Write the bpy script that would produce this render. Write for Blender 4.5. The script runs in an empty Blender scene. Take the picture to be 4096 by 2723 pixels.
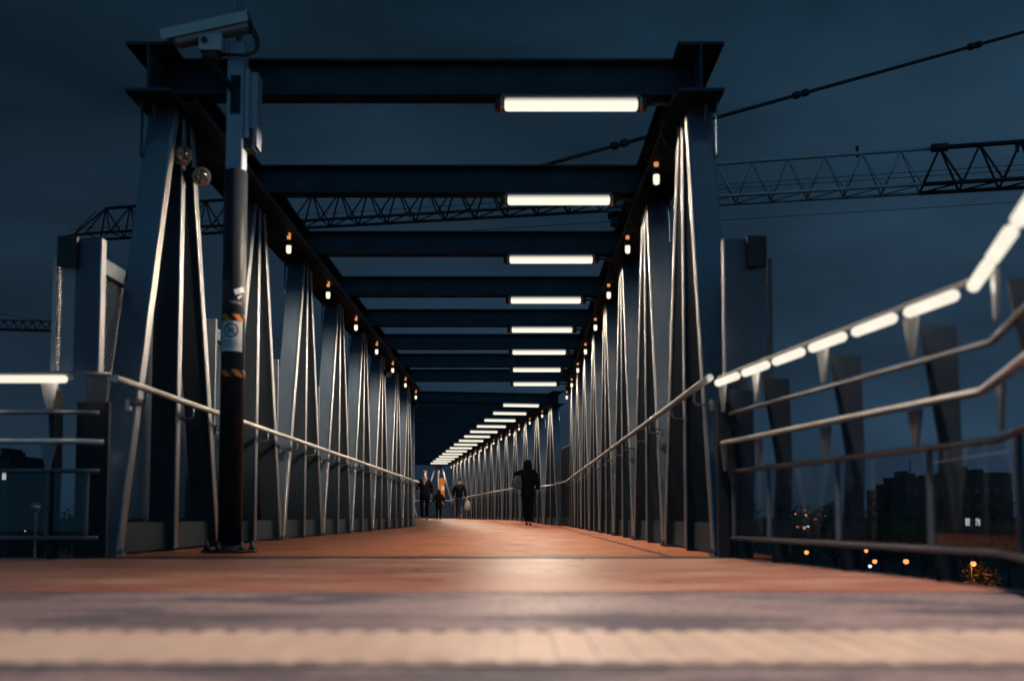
import bpy, bmesh, math, random
from mathutils import Vector, Matrix
R = math.radians
random.seed(7)
S = bpy.context.scene
COL = S.collection

# ------------------------------------------------------------------ measured layout (metres)
EYE = 0.258                     # camera height above the deck
PITCH = R(3.5)
FPX, VX, VY = 2293.0, 1193.0, 1048.0
TP = math.tan(PITCH)

def at(px, py, Y):
    """survey helper: the world point seen at a photo pixel, at distance Y"""
    u, v = (px - VX) / FPX, (VY - py) / FPX
    dz = (v + TP) * Y / (1 - v * TP)
    zc = Y * math.cos(PITCH) + dz * math.sin(PITCH)
    return Vector((u * zc, Y, dz + EYE))

ORD = ['first', 'second', 'third', 'fourth', 'fifth', 'sixth', 'seventh', 'eighth', 'ninth', 'tenth', 'eleventh',
       'twelfth', 'thirteenth', 'fourteenth', 'fifteenth', 'sixteenth', 'seventeenth', 'eighteenth']

# ------------------------------------------------------------------ mesh helper
class MB:
    def __init__(self):
        self.v, self.f, self.smooth = [], [], []
    def add(self, vs, fs, sm=False):
        b = len(self.v)
        self.v += [tuple(p) for p in vs]
        for f in fs:
            self.f.append([b + i for i in f]); self.smooth.append(sm)
        return self
    def box(self, a, b):
        x0, y0, z0 = a; x1, y1, z1 = b
        vs = [(x0,y0,z0),(x1,y0,z0),(x1,y1,z0),(x0,y1,z0),(x0,y0,z1),(x1,y0,z1),(x1,y1,z1),(x0,y1,z1)]
        return self.add(vs, [(3,2,1,0),(4,5,6,7),(0,1,5,4),(1,2,6,5),(2,3,7,6),(3,0,4,7)])
    def loft(self, rings, cap=True, sm=False):
        n = len(rings[0]); vs = [p for r in rings for p in r]; fs = []
        for k in range(len(rings) - 1):
            for i in range(n):
                j = (i + 1) % n
                fs.append((k*n+i, k*n+j, (k+1)*n+j, (k+1)*n+i))
        self.add(vs, fs, sm)
        if cap:
            b = len(self.v) - len(vs)
            self.f.append([b + i for i in reversed(range(n))]); self.smooth.append(False)
            self.f.append([b + (len(rings)-1)*n + i for i in range(n)]); self.smooth.append(False)
        return self
    def bar(self, p, q, w, d, side=(1,0,0), ch=0.0, w2=None, d2=None):
        """rectangular bar p->q; d measured along 'side', w across it; chamfer ch"""
        p, q = Vector(p), Vector(q); ax = (q - p).normalized()
        s = Vector(side); s = (s - ax * s.dot(ax)).normalized(); t = ax.cross(s)
        def ring(c, w, d):
            a, b = d / 2, w / 2; k = min(ch, a * .9, b * .9)
            if k <= 0: prof = [(-a,-b),(a,-b),(a,b),(-a,b)]
            else: prof = [(-a+k,-b),(a-k,-b),(a-.3*k,-b+.3*k),(a,-b+k),(a,b-k),(a-.3*k,b-.3*k),(a-k,b),(-a+k,b),(-a+.3*k,b-.3*k),(-a,b-k),(-a,-b+k),(-a+.3*k,-b+.3*k)]
            return [c + s * x + t * y for x, y in prof]
        return self.loft([ring(p, w, d), ring(q, w2 or w, d2 or d)])
    def tube(self, pts, r, n=10, cap=True, radii=None):
        pts = [Vector(p) for p in pts]; rings = []; ref = None
        for i, p in enumerate(pts):
            a = pts[max(i-1, 0)]; b = pts[min(i+1, len(pts)-1)]
            ax = (b - a).normalized()
            if ref is None:
                ref = Vector((0,0,1)) if abs(ax.z) < .9 else Vector((1,0,0))
            s = (ref - ax * ref.dot(ax)).normalized(); ref = s; t = ax.cross(s)
            rr = radii[i] if radii else r
            rings.append([p + (s * math.cos(2*math.pi*k/n) + t * math.sin(2*math.pi*k/n)) * rr for k in range(n)])
        return self.loft(rings, cap, True)
    def lathe(self, prof, c=(0,0,0), axis=(0,0,1), n=20):
        ax = Vector(axis).normalized(); ref = Vector((1,0,0)) if abs(ax.x) < .9 else Vector((0,1,0))
        s = (ref - ax * ref.dot(ax)).normalized(); t = ax.cross(s); c = Vector(c)
        return self.loft([[c + ax * z + (s * math.cos(2*math.pi*k/n) + t * math.sin(2*math.pi*k/n)) * max(r, 1e-4) for k in range(n)] for r, z in prof], True, True)
    def prism(self, poly, off):
        """planar polygon extruded by vector off"""
        off = Vector(off); n = len(poly); a = [Vector(p) for p in poly]; b = [p + off for p in a]
        fs = [list(reversed(range(n))), list(range(n, 2*n))] + [(i, (i+1)%n, n+(i+1)%n, n+i) for i in range(n)]
        return self.add(a + b, fs)
    def ibeam(self, p, q, h, b, tf=.018, tw=.014):
        """I section with vertical web; p, q run along the TOP centre line"""
        p, q = Vector(p), Vector(q); ax = (q - p).normalized(); s = ax.cross(Vector((0,0,1))).normalized(); z = Vector((0,0,1))
        prof = [(-b/2,0),(b/2,0),(b/2,-tf),(tw/2,-tf),(tw/2,-h+tf),(b/2,-h+tf),(b/2,-h),(-b/2,-h),(-b/2,-h+tf),(-tw/2,-h+tf),(-tw/2,-tf),(-b/2,-tf)]
        prof.reverse()
        return self.loft([[c + s*x + z*y for x, y in prof] for c in (p, q)])
    def mesh(self, name):
        me = bpy.data.meshes.new(name); me.from_pydata(self.v, [], self.f); me.update()
        me.polygons.foreach_set('use_smooth', self.smooth)
        bm = bmesh.new(); bm.from_mesh(me); bmesh.ops.recalc_face_normals(bm, faces=bm.faces); bm.to_mesh(me); bm.free()
        return me
    def build(self, name, mat, parent=None):
        me = self.mesh(name); me.materials.append(mat)
        return link(name, me, parent)

def link(name, data, parent=None):
    o = bpy.data.objects.new(name, data); COL.objects.link(o)
    if parent is not None: o.parent = parent
    return o
def tag(o, label=None, cat=None, group=None, kind=None):
    if label: o['label'] = label
    if cat: o['category'] = cat
    if group: o['group'] = group
    if kind: o['kind'] = kind
    return o
def thing(name, label, cat, loc=(0,0,0), rz=0, group=None):
    o = link(name, None); o.location = loc; o.rotation_euler = (0,0,rz); o.empty_display_size = .1
    return tag(o, label, cat, group)
def copy_tree(o, parent=None, kids=None):
    c = o.copy(); COL.objects.link(c); c.parent = parent
    for ch in [x for x in bpy.data.objects if x.parent == o]: copy_tree(ch, c)
    return c

# ------------------------------------------------------------------ materials
def mat(name, col, rough=.5, metal=0, var=.12, scale=6, bump=0.0, bscale=60, col2=None, rvar=.1, spec=.5, stretch=None, contrast=None):
    m = bpy.data.materials.new(name); m.use_nodes = True; nt = m.node_tree; N = nt.nodes; L = nt.links
    b = N['Principled BSDF']; b.inputs['Metallic'].default_value = metal
    b.inputs['Specular IOR Level'].default_value = spec
    tc = N.new('ShaderNodeTexCoord'); mp = N.new('ShaderNodeMapping'); L.new(tc.outputs['Object'], mp.inputs[0])
    if stretch: mp.inputs['Scale'].default_value = stretch
    n = N.new('ShaderNodeTexNoise'); n.inputs['Scale'].default_value = scale; n.inputs['Detail'].default_value = 6
    n.inputs['Roughness'].default_value = .62
    L.new(mp.outputs[0], n.inputs['Vector'])
    cr = N.new('ShaderNodeValToRGB'); L.new(n.outputs['Fac'], cr.inputs[0])
    lo, hi = contrast or (.3, .7)
    cr.color_ramp.elements[0].position = lo; cr.color_ramp.elements[1].position = hi
    c2 = col2 or [c * (1 + var) for c in col]
    cr.color_ramp.elements[0].color = [*([c * (1 - var) for c in col]), 1]; cr.color_ramp.elements[1].color = [*c2, 1]
    L.new(cr.outputs[0], b.inputs['Base Color'])
    mr = N.new('ShaderNodeMapRange'); L.new(n.outputs['Fac'], mr.inputs[0])
    mr.inputs[3].default_value = max(rough - rvar, .03); mr.inputs[4].default_value = min(rough + rvar, 1)
    L.new(mr.outputs[0], b.inputs['Roughness'])
    if bump:
        n2 = N.new('ShaderNodeTexNoise'); n2.inputs['Scale'].default_value = bscale; n2.inputs['Detail'].default_value = 4
        L.new(mp.outputs[0], n2.inputs['Vector'])
        bp = N.new('ShaderNodeBump'); bp.inputs['Strength'].default_value = bump; bp.inputs['Distance'].default_value = .01
        L.new(n2.outputs['Fac'], bp.inputs['Height']); L.new(bp.outputs[0], b.inputs['Normal'])
    return m
def glow(name, col, s=1.0):
    m = bpy.data.materials.new(name); m.use_nodes = True; nt = m.node_tree
    b = nt.nodes['Principled BSDF']; b.inputs['Base Color'].default_value = (.02,.02,.02,1)
    b.inputs['Specular IOR Level'].default_value = 0
    b.inputs['Emission Color'].default_value = (*col, 1); b.inputs['Emission Strength'].default_value = s
    return m
def see_through(name, tint, cap=1.0, rough=.03):
    m = bpy.data.materials.new(name); m.use_nodes = True; nt = m.node_tree; N = nt.nodes; L = nt.links
    out = N['Material Output']; N.remove(N['Principled BSDF'])
    tr = N.new('ShaderNodeBsdfTransparent'); tr.inputs[0].default_value = (*tint, 1)
    gl = N.new('ShaderNodeBsdfGlossy'); gl.inputs['Roughness'].default_value = rough
    fr = N.new('ShaderNodeFresnel'); fr.inputs[0].default_value = 1.45
    mx = N.new('ShaderNodeMixShader'); mi = N.new('ShaderNodeMath'); mi.operation = 'MINIMUM'; mi.inputs[1].default_value = cap; L.new(fr.outputs[0], mi.inputs[0]); L.new(mi.outputs[0], mx.inputs[0]); L.new(tr.outputs[0], mx.inputs[1]); L.new(gl.outputs[0], mx.inputs[2])
    L.new(mx.outputs[0], out.inputs[0]); return m
def mesh_mat(name, col, pitch=.035, open_=.36, axis=1):
    """expanded-metal sheet: diamond holes cut with a Transparent BSDF"""
    m = bpy.data.materials.new(name); m.use_nodes = True; nt = m.node_tree; N = nt.nodes; L = nt.links
    out = N['Material Output']; b = N['Principled BSDF']; b.inputs['Base Color'].default_value = (*col, 1)
    b.inputs['Roughness'].default_value = .45; b.inputs['Metallic'].default_value = .3
    tc = N.new('ShaderNodeTexCoord'); sp = N.new('ShaderNodeSeparateXYZ'); L.new(tc.outputs['Object'], sp.inputs[0])
    def mth(op, a, bb=None):
        n = N.new('ShaderNodeMath'); n.operation = op
        for i, s in enumerate((a, bb)):
            if s is None: continue
            if isinstance(s, (int, float)): n.inputs[i].default_value = s
            else: L.new(s, n.inputs[i])
        return n.outputs[0]
    y = mth('DIVIDE', sp.outputs[axis], pitch * 1.5); z = mth('DIVIDE', sp.outputs[2], pitch)
    res = None
    for s in (mth('ADD', y, z), mth('SUBTRACT', y, z)):
        h = mth('LESS_THAN', mth('ABSOLUTE', mth('SUBTRACT', mth('FRACT', s), .5)), open_)
        res = h if res is None else mth('MULTIPLY', res, h)
    tr = N.new('ShaderNodeBsdfTransparent'); mx = N.new('ShaderNodeMixShader')
    L.new(res, mx.inputs[0]); L.new(b.outputs[0], mx.inputs[1]); L.new(tr.outputs[0], mx.inputs[2]); L.new(mx.outputs[0], out.inputs[0])
    return m

M = {}
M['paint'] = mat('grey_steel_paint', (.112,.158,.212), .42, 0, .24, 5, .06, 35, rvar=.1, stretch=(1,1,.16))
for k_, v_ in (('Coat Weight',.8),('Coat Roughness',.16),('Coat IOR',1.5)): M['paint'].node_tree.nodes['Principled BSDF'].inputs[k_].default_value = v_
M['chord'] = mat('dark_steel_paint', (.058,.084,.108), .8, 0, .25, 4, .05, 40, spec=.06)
M['strutdark'] = mat('shaded_steel_paint', (.035,.047,.06), .6, 0, .2, 4, .04, 35, stretch=(1,1,.35), spec=.25)  # shade of the posts and far legs put into a darker paint copy
M['edge'] = mat('bare_steel_edge_strip', (.36,.375,.395), .37, .8, .12, 5, .05, 30, rvar=.07, stretch=(1,1,.25))
M['galv'] = mat('galvanised_steel', (.22,.24,.26), .4, .6, .15, 14, .03, 90)
M['stainless'] = mat('brushed_stainless', (.68,.67,.65), .30, .25, .06, 9, 0, 120, rvar=.04)
M['dark'] = mat('black_plastic', (.02,.021,.023), .5, 0, .2, 12)
M['darkpole'] = mat('dark_pole_paint', (.022,.028,.036), .4, 0, .25, 5, .04, 30, stretch=(1,1,.2), spec=.14)
M['white'] = mat('off_white_paint', (.62,.60,.58), .42, 0, .08, 8)
M['tube'] = glow('lit_diffuser', (1.0,.925,.76), 1.0)
M['bulb'] = glow('lit_bulb', (1.0,.90,.72), 1.15)
M['amber'] = glow('amber_spill_glow', (.80,.30,.12), .9)  # amber glow put in for lamp light spilled on the girder
# the diffuser of a fitting glows most on its underside and dims towards its top and ends
M['fitting'] = glow('lit_fitting_diffuser', (1.0,.925,.76), 1.0)
_nt = M['fitting'].node_tree; _tc = _nt.nodes.new('ShaderNodeTexCoord'); _sp = _nt.nodes.new('ShaderNodeSeparateXYZ'); _nt.links.new(_tc.outputs['Object'], _sp.inputs[0])
_mr = _nt.nodes.new('ShaderNodeMapRange'); _mr.interpolation_type = 'SMOOTHSTEP'; _nt.links.new(_sp.outputs[2], _mr.inputs[0])
for _i, _v in enumerate((.046, -.012, .22, 1.12)): _mr.inputs[_i+1].default_value = _v
_nt.links.new(_mr.outputs[0], _nt.nodes['Principled BSDF'].inputs['Emission Strength'])
M['street'] = glow('sodium_street_lamp', (1.0,.38,.12), 1.35)
M['coolstreet'] = glow('cool_street_lamp', (.8,.9,1.0), 1.3)
M['litwin'] = glow('lit_window_glass', (.75,.78,.72), .7)
M['mesh'] = mesh_mat('expanded_metal', (.04,.05,.062))
M['mesh2'] = mesh_mat('lit_expanded_metal_end', (.40,.42,.44), .022, .30, 0)  # paler copy of the end mesh, light on the left side put into its colour
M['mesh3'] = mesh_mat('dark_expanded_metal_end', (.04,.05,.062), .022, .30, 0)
M['glass'] = see_through('tinted_glass', (.88,.92,.95), cap=.22)
M['clearglass'] = see_through('lens_glass', (.9,.9,.9))
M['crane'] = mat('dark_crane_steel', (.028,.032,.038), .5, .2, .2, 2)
M['cranelight'] = mat('lit_crane_steel', (.55,.58,.6), .5, .2, .2, 2)  # paler copy of the crane steel, colour stands in for light on it
M['screenpaint'] = mat('screen_grey_paint', (.085,.11,.14), .5, 0, .2, 4, .04, 30)
M['chordgrey'] = mat('railing_grey_paint', (.022,.034,.048), .6, 0, .2, 5, spec=.08)
M['tray'] = mat('grey_cable_tray', (.10,.135,.17), .7, 0, .15, 6, spec=.1)
M['polewhite'] = mat('pale_post_paint', (.40,.45,.54), .5, 0, .08, 5, .03, 40, spec=.2)
M['bracket'] = mat('galvanised_bracket', (.27,.265,.26), .5, 0, .15, 12, spec=.2)
M['kick'] = mat('blue_grey_kick_plate', (.042,.066,.088), .55, 0, .25, 5, .04, 30, spec=.2)
M['jointplate'] = mat('shadow_dark_joint_plate', (.02,.022,.028), .42, .2, .3, 6, .05, 40, spec=.4)
M['rubber'] = mat('black_cable_rubber', (.02,.02,.022), .55)

SKY_FILL = (.028,.094,.158)
# ------------------------------------------------------------------ world: cloudy night sky
w = bpy.data.worlds.new('World'); S.world = w; w.use_nodes = True
nt = w.node_tree; N = nt.nodes; L = nt.links; bg = N['Background']
tc = N.new('ShaderNodeTexCoord')
sky = N.new('ShaderNodeTexSky'); sky.sky_type = 'NISHITA'; sky.sun_disc = False; sky.sun_elevation = R(-4); sky.sun_rotation = R(-35)
sep = N.new('ShaderNodeSeparateXYZ'); L.new(tc.outputs['Generated'], sep.inputs[0])
ramp = N.new('ShaderNodeValToRGB'); L.new(sep.outputs[2], ramp.inputs[0])
e = ramp.color_ramp.elements
e[0].position = 0.0; e[0].color = (.0172,.038,.066,1); e[1].position = .75; e[1].color = (.0055,.017,.030,1)
x = e.new(.22); x.color = (.0160,.0365,.063,1); x = e.new(.45); x.color = (.0088,.026,.046,1)
mp = N.new('ShaderNodeMapping'); mp.inputs['Scale'].default_value = (1.6,1.6,4.5); L.new(tc.outputs['Generated'], mp.inputs[0])
cl = N.new('ShaderNodeTexNoise'); cl.inputs['Scale'].default_value = 1.9; cl.inputs['Detail'].default_value = 5; cl.inputs['Roughness'].default_value = .5
L.new(mp.outputs[0], cl.inputs['Vector'])
mr = N.new('ShaderNodeMapRange'); mr.inputs[1].default_value = .3; mr.inputs[2].default_value = .7; mr.inputs[3].default_value = .58; mr.inputs[4].default_value = 1.34
L.new(cl.outputs['Fac'], mr.inputs[0])
mul = N.new('ShaderNodeVectorMath'); mul.operation = 'MULTIPLY'; L.new(ramp.outputs[0], mul.inputs[0])
cmb = N.new('ShaderNodeCombineXYZ')
for i in range(3): L.new(mr.outputs[0], cmb.inputs[i])
L.new(cmb.outputs[0], mul.inputs[1])
az = N.new('ShaderNodeMapRange'); az.inputs[1].default_value = -.5; az.inputs[2].default_value = .5; az.inputs[3].default_value = .62; az.inputs[4].default_value = 1.16
az.interpolation_type = 'SMOOTHSTEP'; L.new(sep.outputs[0], az.inputs[0])
mul2 = N.new('ShaderNodeVectorMath'); mul2.operation = 'SCALE'; L.new(mul.outputs[0], mul2.inputs[0]); L.new(az.outputs[0], mul2.inputs['Scale'])
sc = N.new('ShaderNodeVectorMath'); sc.operation = 'SCALE'; sc.inputs['Scale'].default_value = .004; L.new(sky.outputs[0], sc.inputs[0])
ad = N.new('ShaderNodeVectorMath'); ad.operation = 'ADD'; L.new(mul2.outputs[0], ad.inputs[0]); L.new(sc.outputs[0], ad.inputs[1])
# blue fill light added to the unseen sky behind the viewpoint
dk = N.new('ShaderNodeMapRange'); dk.interpolation_type = 'SMOOTHSTEP'; dk.inputs[1].default_value = .15; dk.inputs[2].default_value = -.75
dk.inputs[3].default_value = 0; dk.inputs[4].default_value = 1; L.new(sep.outputs[1], dk.inputs[0])
dc = N.new('ShaderNodeVectorMath'); dc.operation = 'SCALE'; dc.inputs[0].default_value = SKY_FILL; L.new(dk.outputs[0], dc.inputs['Scale'])
ad2 = N.new('ShaderNodeVectorMath'); ad2.operation = 'ADD'; L.new(ad.outputs[0], ad2.inputs[0]); L.new(dc.outputs[0], ad2.inputs[1])
L.new(ad2.outputs[0], bg.inputs[0]); bg.inputs[1].default_value = 1.0

# ------------------------------------------------------------------ camera
cd = bpy.data.cameras.new('camera'); cam = link('camera', cd); S.camera = cam
cd.lens = 35; cd.sensor_width = 36; cd.shift_x = -13.5 / 2359; cd.shift_y = 264 / 2359; cd.clip_start = .05; cd.clip_end = 6000
cam.location = (0, 0, EYE); cam.rotation_euler = (R(90) + PITCH, 0, 0)
cd.dof.use_dof = True; cd.dof.focus_distance = 19; cd.dof.aperture_fstop = 1.6; cd.dof.aperture_blades = 0

def spot(parent, loc, power, col=(1,.78,.56), size=165, blend=.5, rx=0, ry=0, name='lamp_light', soft=0.0):
    d = bpy.data.lights.new(name, 'SPOT'); d.energy = power; d.color = col; d.spot_size = R(size); d.spot_blend = blend; d.shadow_soft_size = soft
    o = link(name, d, parent); o.location = loc; o.rotation_euler = (rx, ry, 0); return o
def point(parent, loc, power, col=(1,.74,.50), name='lamp_light', soft=0.0):
    d = bpy.data.lights.new(name, 'POINT'); d.energy = power; d.color = col; d.shadow_soft_size = soft
    o = link(name, d, parent); o.location = loc; return o

# ------------------------------------------------------------------ bridge span
ZB, ZT = 3.315, 3.68            # underside and top of the side girders
XL, XR = -2.67, 1.325           # girder webs
IL, IR = -2.58, 1.27            # inner faces of the struts
_frame_cache = {}
def frame_meshes(side, s):
    key = (side, round(s, 3))
    if key in _frame_cache: return _frame_cache[key]
    sg = -1 if side == 'L' else 1
    xi = IL if side == 'L' else IR
    xc = xi + sg * .095
    legs = []
    xe = xi + sg*.006
    for e in (-1, 1):
        g = MB(); n0 = 0
        y0, y1 = e*(s/2-.075), e*.17
        g.bar((xc, y0, 0), (xc, y1, ZB), .075, .19, (1,0,0), .01)
        g.box((xi-.02*(sg>0)-.21*(sg<0), y0-.085, 0), (xi+.21*(sg>0)+.02*(sg<0), y0+.085, .018))
        g.box((xi-sg*.018-.008, y0-.012, 0), (xi-sg*.018+.008, y0+.012, .05))
        n0 = len(g.f)
        g.bar((xe - sg*.012, y0, .02), (xe - sg*.012, y1, ZB), .092, .014, (1,0,0), .005)
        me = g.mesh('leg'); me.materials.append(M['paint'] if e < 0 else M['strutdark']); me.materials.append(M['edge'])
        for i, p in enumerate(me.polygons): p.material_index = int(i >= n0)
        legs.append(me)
    g = MB(); g.bar((xc, 0, 0), (xc, 0, ZB), .06, .19, (1,0,0), .01); n0 = len(g.f)
    g.bar((xe - sg*.012, 0, .02), (xe - sg*.012, 0, ZB), .078, .014, (1,0,0), .005)
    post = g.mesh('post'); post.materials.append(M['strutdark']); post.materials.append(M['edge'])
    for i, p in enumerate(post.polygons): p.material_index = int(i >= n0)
    g = MB()
    g.prism([(xc+sg*.02, -.30, ZB-.004), (xc+sg*.02, .30, ZB-.004), (xc+sg*.02, .18, ZB-.26), (xc+sg*.02, -.18, ZB-.26)], (sg*.022, 0, 0))
    g.box((xc+sg*.10-.006, -.36, ZB-.42), (xc+sg*.10+.006, -.31, ZB-.004))
    gus = g.mesh('strut_frame'); gus.materials.append(M['paint'])
    _frame_cache[key] = (legs, post, gus)
    return _frame_cache[key]

def make_span(name, label, loc, rz, n, s, sides='LR', chord0=.62, low=0.0, chords='LR', endplates=True, group=None):
    t = thing(name, label, 'footbridge', loc, rz, group)
    Lg = n * s
    for side in chords:
        xw = XL if side == 'L' else XR
        MB().ibeam((xw, chord0, ZT), (xw, Lg + .25, ZT), ZT - ZB, .335, .022, .016).build('side_girder', M['chord'], t)
    bm_ = MB().ibeam((XL+.01, 0, ZT+.006), (XR-.01, 0, ZT+.006), .278, .17, .016, .012).mesh('cross_beam'); bm_.materials.append(M['chord'])
    for i in range(n):
        o = link('cross_beam', bm_, t); o.location.y = (i + .5) * s - .15
    for side in sides:
        legs, post, gus = frame_meshes(side, s)
        sg = -1 if side == 'L' else 1
        xi = IL if side == 'L' else IR
        kp = MB().box((min(xi+sg*.05, xi+sg*.08), .1, .015), (max(xi+sg*.05, xi+sg*.08), s-.1, .215)).mesh('kick_plate'); kp.materials.append(M['kick'])
        xo = xi + sg * .22
        mp_ = MB().box((min(xo, xo+sg*.004), .04, -.1), (max(xo, xo+sg*.004), s-.04, 1.87)).mesh('mesh_panel'); mp_.materials.append(M['mesh'])
        sp_ = MB(); sp_.box((min(xo-sg*.16, xo), -.028, -.2), (max(xo-sg*.16, xo), .012, 1.98))
        sp_.box((min(xo, xo+sg*.07), -.05, -.2), (max(xo, xo+sg*.07), .034, 1.95))
        sp_ = sp_.mesh('screen_post'); sp_.materials.append(M['screenpaint'])
        for i in range(n):
            f = link('strut_frame', gus, t); f.location.y = (i + .5) * s
            for m_ in legs: link('leg', m_, f)
            link('post', post, f)
            k = link('kick_plate', kp, t); k.location.y = i * s
            k = link('mesh_panel', mp_, t); k.location.y = i * s
            if i or not endplates: k = link('screen_post', sp_, t); k.location.y = i * s
        g = MB(); g.box((min(xo-sg*.03, xo+sg*.06), 0.03, 1.88), (max(xo-sg*.03, xo+sg*.06), Lg, 1.985)); g.build('screen_rail', M['screenpaint'], t)
        if endplates:
            a, b = sorted((xi + sg*.02, xi + sg*.175)); c_, d_ = sorted((xi + sg*.175, xi + sg*.285))
            es = MB().box((a, -.26, 1.13), (b, -.235, 1.985)).build('end_screen', M['screenpaint'], t)
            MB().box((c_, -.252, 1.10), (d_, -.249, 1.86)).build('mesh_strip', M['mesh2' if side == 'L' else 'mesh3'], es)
            c2_, d2_ = sorted((xi + sg*.285, xi + sg*.31)); MB().box((c2_, -.27, 1.0), (d2_, -.20, 1.86)).build('edge_bar', M['white' if side == 'L' else 'screenpaint'], es)  # left bar coloured white for the light falling on it
            c3_, d3_ = sorted((xi + sg*.15, xi + sg*.27)); MB().box((c3_, -.31, 1.80), (d3_, -.265, 1.99)).build('clamp_block', M['dark'], es)
            c4_, d4_ = sorted((xi + sg*.01, xi + sg*.02)); MB().box((c4_, -.27, 1.13), (d4_, -.20, 1.985)).build('inner_lip', M['edge'], es)
            a, b = sorted((xi - sg*.03, xi + sg*.17))
            MB().box((a, -.20, -.02), (b, -.17, .97)).build('end_plate', M['darkpole'], t)
    if 'L' in sides:
        g = MB(); g.box((-2.505, chord0+.3, ZB+.03), (-2.42, Lg, ZB+.036)); g.box((-2.424, chord0+.3, ZB+.036), (-2.42, Lg, ZB+.085))
        g.build('cable_tray', M['tray'], t)
    pts = [(1.145, chord0 + .1 + k * (Lg - chord0) / (4*n), ZB + .012 - .012 * (k % 4 == 2)) for k in range(4*n)]
    MB().tube(pts, .009, 6).build('conduit', M['tray'], t)
    # clips and short cable loops that tie the conduit to the girder
    for i in range(n):
        g = MB(); y = (i + .62) * s
        g.tube([(1.145, y, ZB+.012), (1.125, y-.02, ZB+.07), (1.16, y-.03, ZB+.15), (1.20, y-.03, ZB+.2)], .007, 6)
        g.tube([(1.145, y, ZB+.012), (1.17, y+.05, ZB-.06), (1.25, y+.12, ZB-.11), (1.30, y+.16, ZB-.02)], .007, 6)
        g.build('cable_loop', M['rubber'], t)
    return t

S1 = (0, 6.38, 0); N1, P1 = 8, 2.264
S2 = (-.17, 26.7, 0); N2, P2, A2 = 15, 2.2, R(8.75)
span1 = make_span('bridge_span', 'near roofless steel footbridge span with grey struts framing the walkway entrance', S1, 0, N1, P1)
span2 = make_span('bridge_span', 'farther footbridge span bending left behind the walking pedestrians', S2, A2, N2, P2, endplates=False, chord0=.2)
span3 = make_span('bridge_span', 'short cross span closing off the far end of the walkway', (1.2, 61.2, .1), R(98), 4, 2.4, sides='R', endplates=False, chord0=0)

# ------------------------------------------------------------------ deck, pavement, ground
def rise(d):                      # the deck climbs a little at the start of the far span
    return .115 * min(max((d - 1) / 7.0, 0), 1)
def s2(x, y, z=0):
    c, s = math.cos(A2), math.sin(A2)
    return Vector((S2[0] + c*x - s*y, S2[1] + s*x + c*y, z))

def floor_mat(name, c1, c2, stain, rough, rvar, big, fine=140, bump=.35, smin=.56, smax=.68, stretch=(1,1,1), spec=.3):
    """coated floor: broad tone drift, worn patches, gritty speckle, uneven gloss"""
    m = bpy.data.materials.new(name); m.use_nodes = True; nt = m.node_tree; N = nt.nodes; L = nt.links; b = N['Principled BSDF']
    tc = N.new('ShaderNodeTexCoord'); mp = N.new('ShaderNodeMapping'); mp.inputs['Scale'].default_value = stretch; L.new(tc.outputs['Object'], mp.inputs[0])
    def noise(sc_, det, off=0, rg=.6):
        n = N.new('ShaderNodeTexNoise'); n.inputs['Scale'].default_value = sc_; n.inputs['Detail'].default_value = det; n.inputs['Roughness'].default_value = rg
        a = N.new('ShaderNodeVectorMath'); a.operation = 'ADD'; a.inputs[1].default_value = (off, off*.7, 0); L.new(mp.outputs[0], a.inputs[0]); L.new(a.outputs[0], n.inputs['Vector']); return n.outputs['Fac']
    def mr(x, a, b_, c, d):
        n = N.new('ShaderNodeMapRange'); L.new(x, n.inputs[0])
        for i, v in enumerate((a, b_, c, d)): n.inputs[i+1].default_value = v
        return n.outputs[0]
    def mix(f, x, y, mode='MIX'):
        n = N.new('ShaderNodeMix'); n.data_type = 'RGBA'; n.blend_type = mode
        if isinstance(f, float): n.inputs[0].default_value = f
        else: L.new(f, n.inputs[0])
        for i, v in ((6, x), (7, y)):
            if isinstance(v, tuple): n.inputs[i].default_value = (*v, 1)
            else: L.new(v, n.inputs[i])
        return n.outputs[2]
    drift = noise(big, 5); worn = noise(big*2.3, 7, 13.7, .68); sp_ = noise(fine, 2, 3.1)
    col = mix(mr(drift, .32, .68, 0, 1), c1, c2)
    col = mix(mr(worn, smin, smax, 0, .8), col, stain)
    g = N.new('ShaderNodeCombineColor'); v = mr(sp_, .28, .72, .42, 1.58)
    for i in range(3): L.new(v, g.inputs[i])
    b.inputs['Specular IOR Level'].default_value = spec
    col = mix(1.0, col, g.outputs[0], 'MULTIPLY'); L.new(col, b.inputs['Base Color'])
    L.new(mr(worn, .35, .65, rough - rvar, rough + rvar), b.inputs['Roughness'])
    bp = N.new('ShaderNodeBump'); bp.inputs['Strength'].default_value = bump; bp.inputs['Distance'].default_value = .006; L.new(sp_, bp.inputs['Height']); L.new(bp.outputs[0], b.inputs['Normal'])
    return m
M['deck'] = floor_mat('red_deck_coating', (.31,.090,.036), (.43,.142,.064), (.15,.05,.03), .5, .12, .9, 42, .5)
M['redpave'] = floor_mat('red_asphalt_apron', (.33,.135,.09), (.46,.22,.155), (.50,.33,.24), .40, .16, .8, 90, .3, .5, .62, (.7,1.6,1))
M['slab'] = floor_mat('grey_concrete_slab', (.21,.175,.19), (.36,.285,.285), (.05,.06,.088), .55, .14, .9, 70, .25, .49, .56, (.5,1.3,1))
M['tactile'] = mat('pale_tactile_strip', (.64,.50,.42), .5, 0, .22, 5, .2, 60, col2=(.70,.58,.46), rvar=.1, stretch=(1,.5,1))

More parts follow.
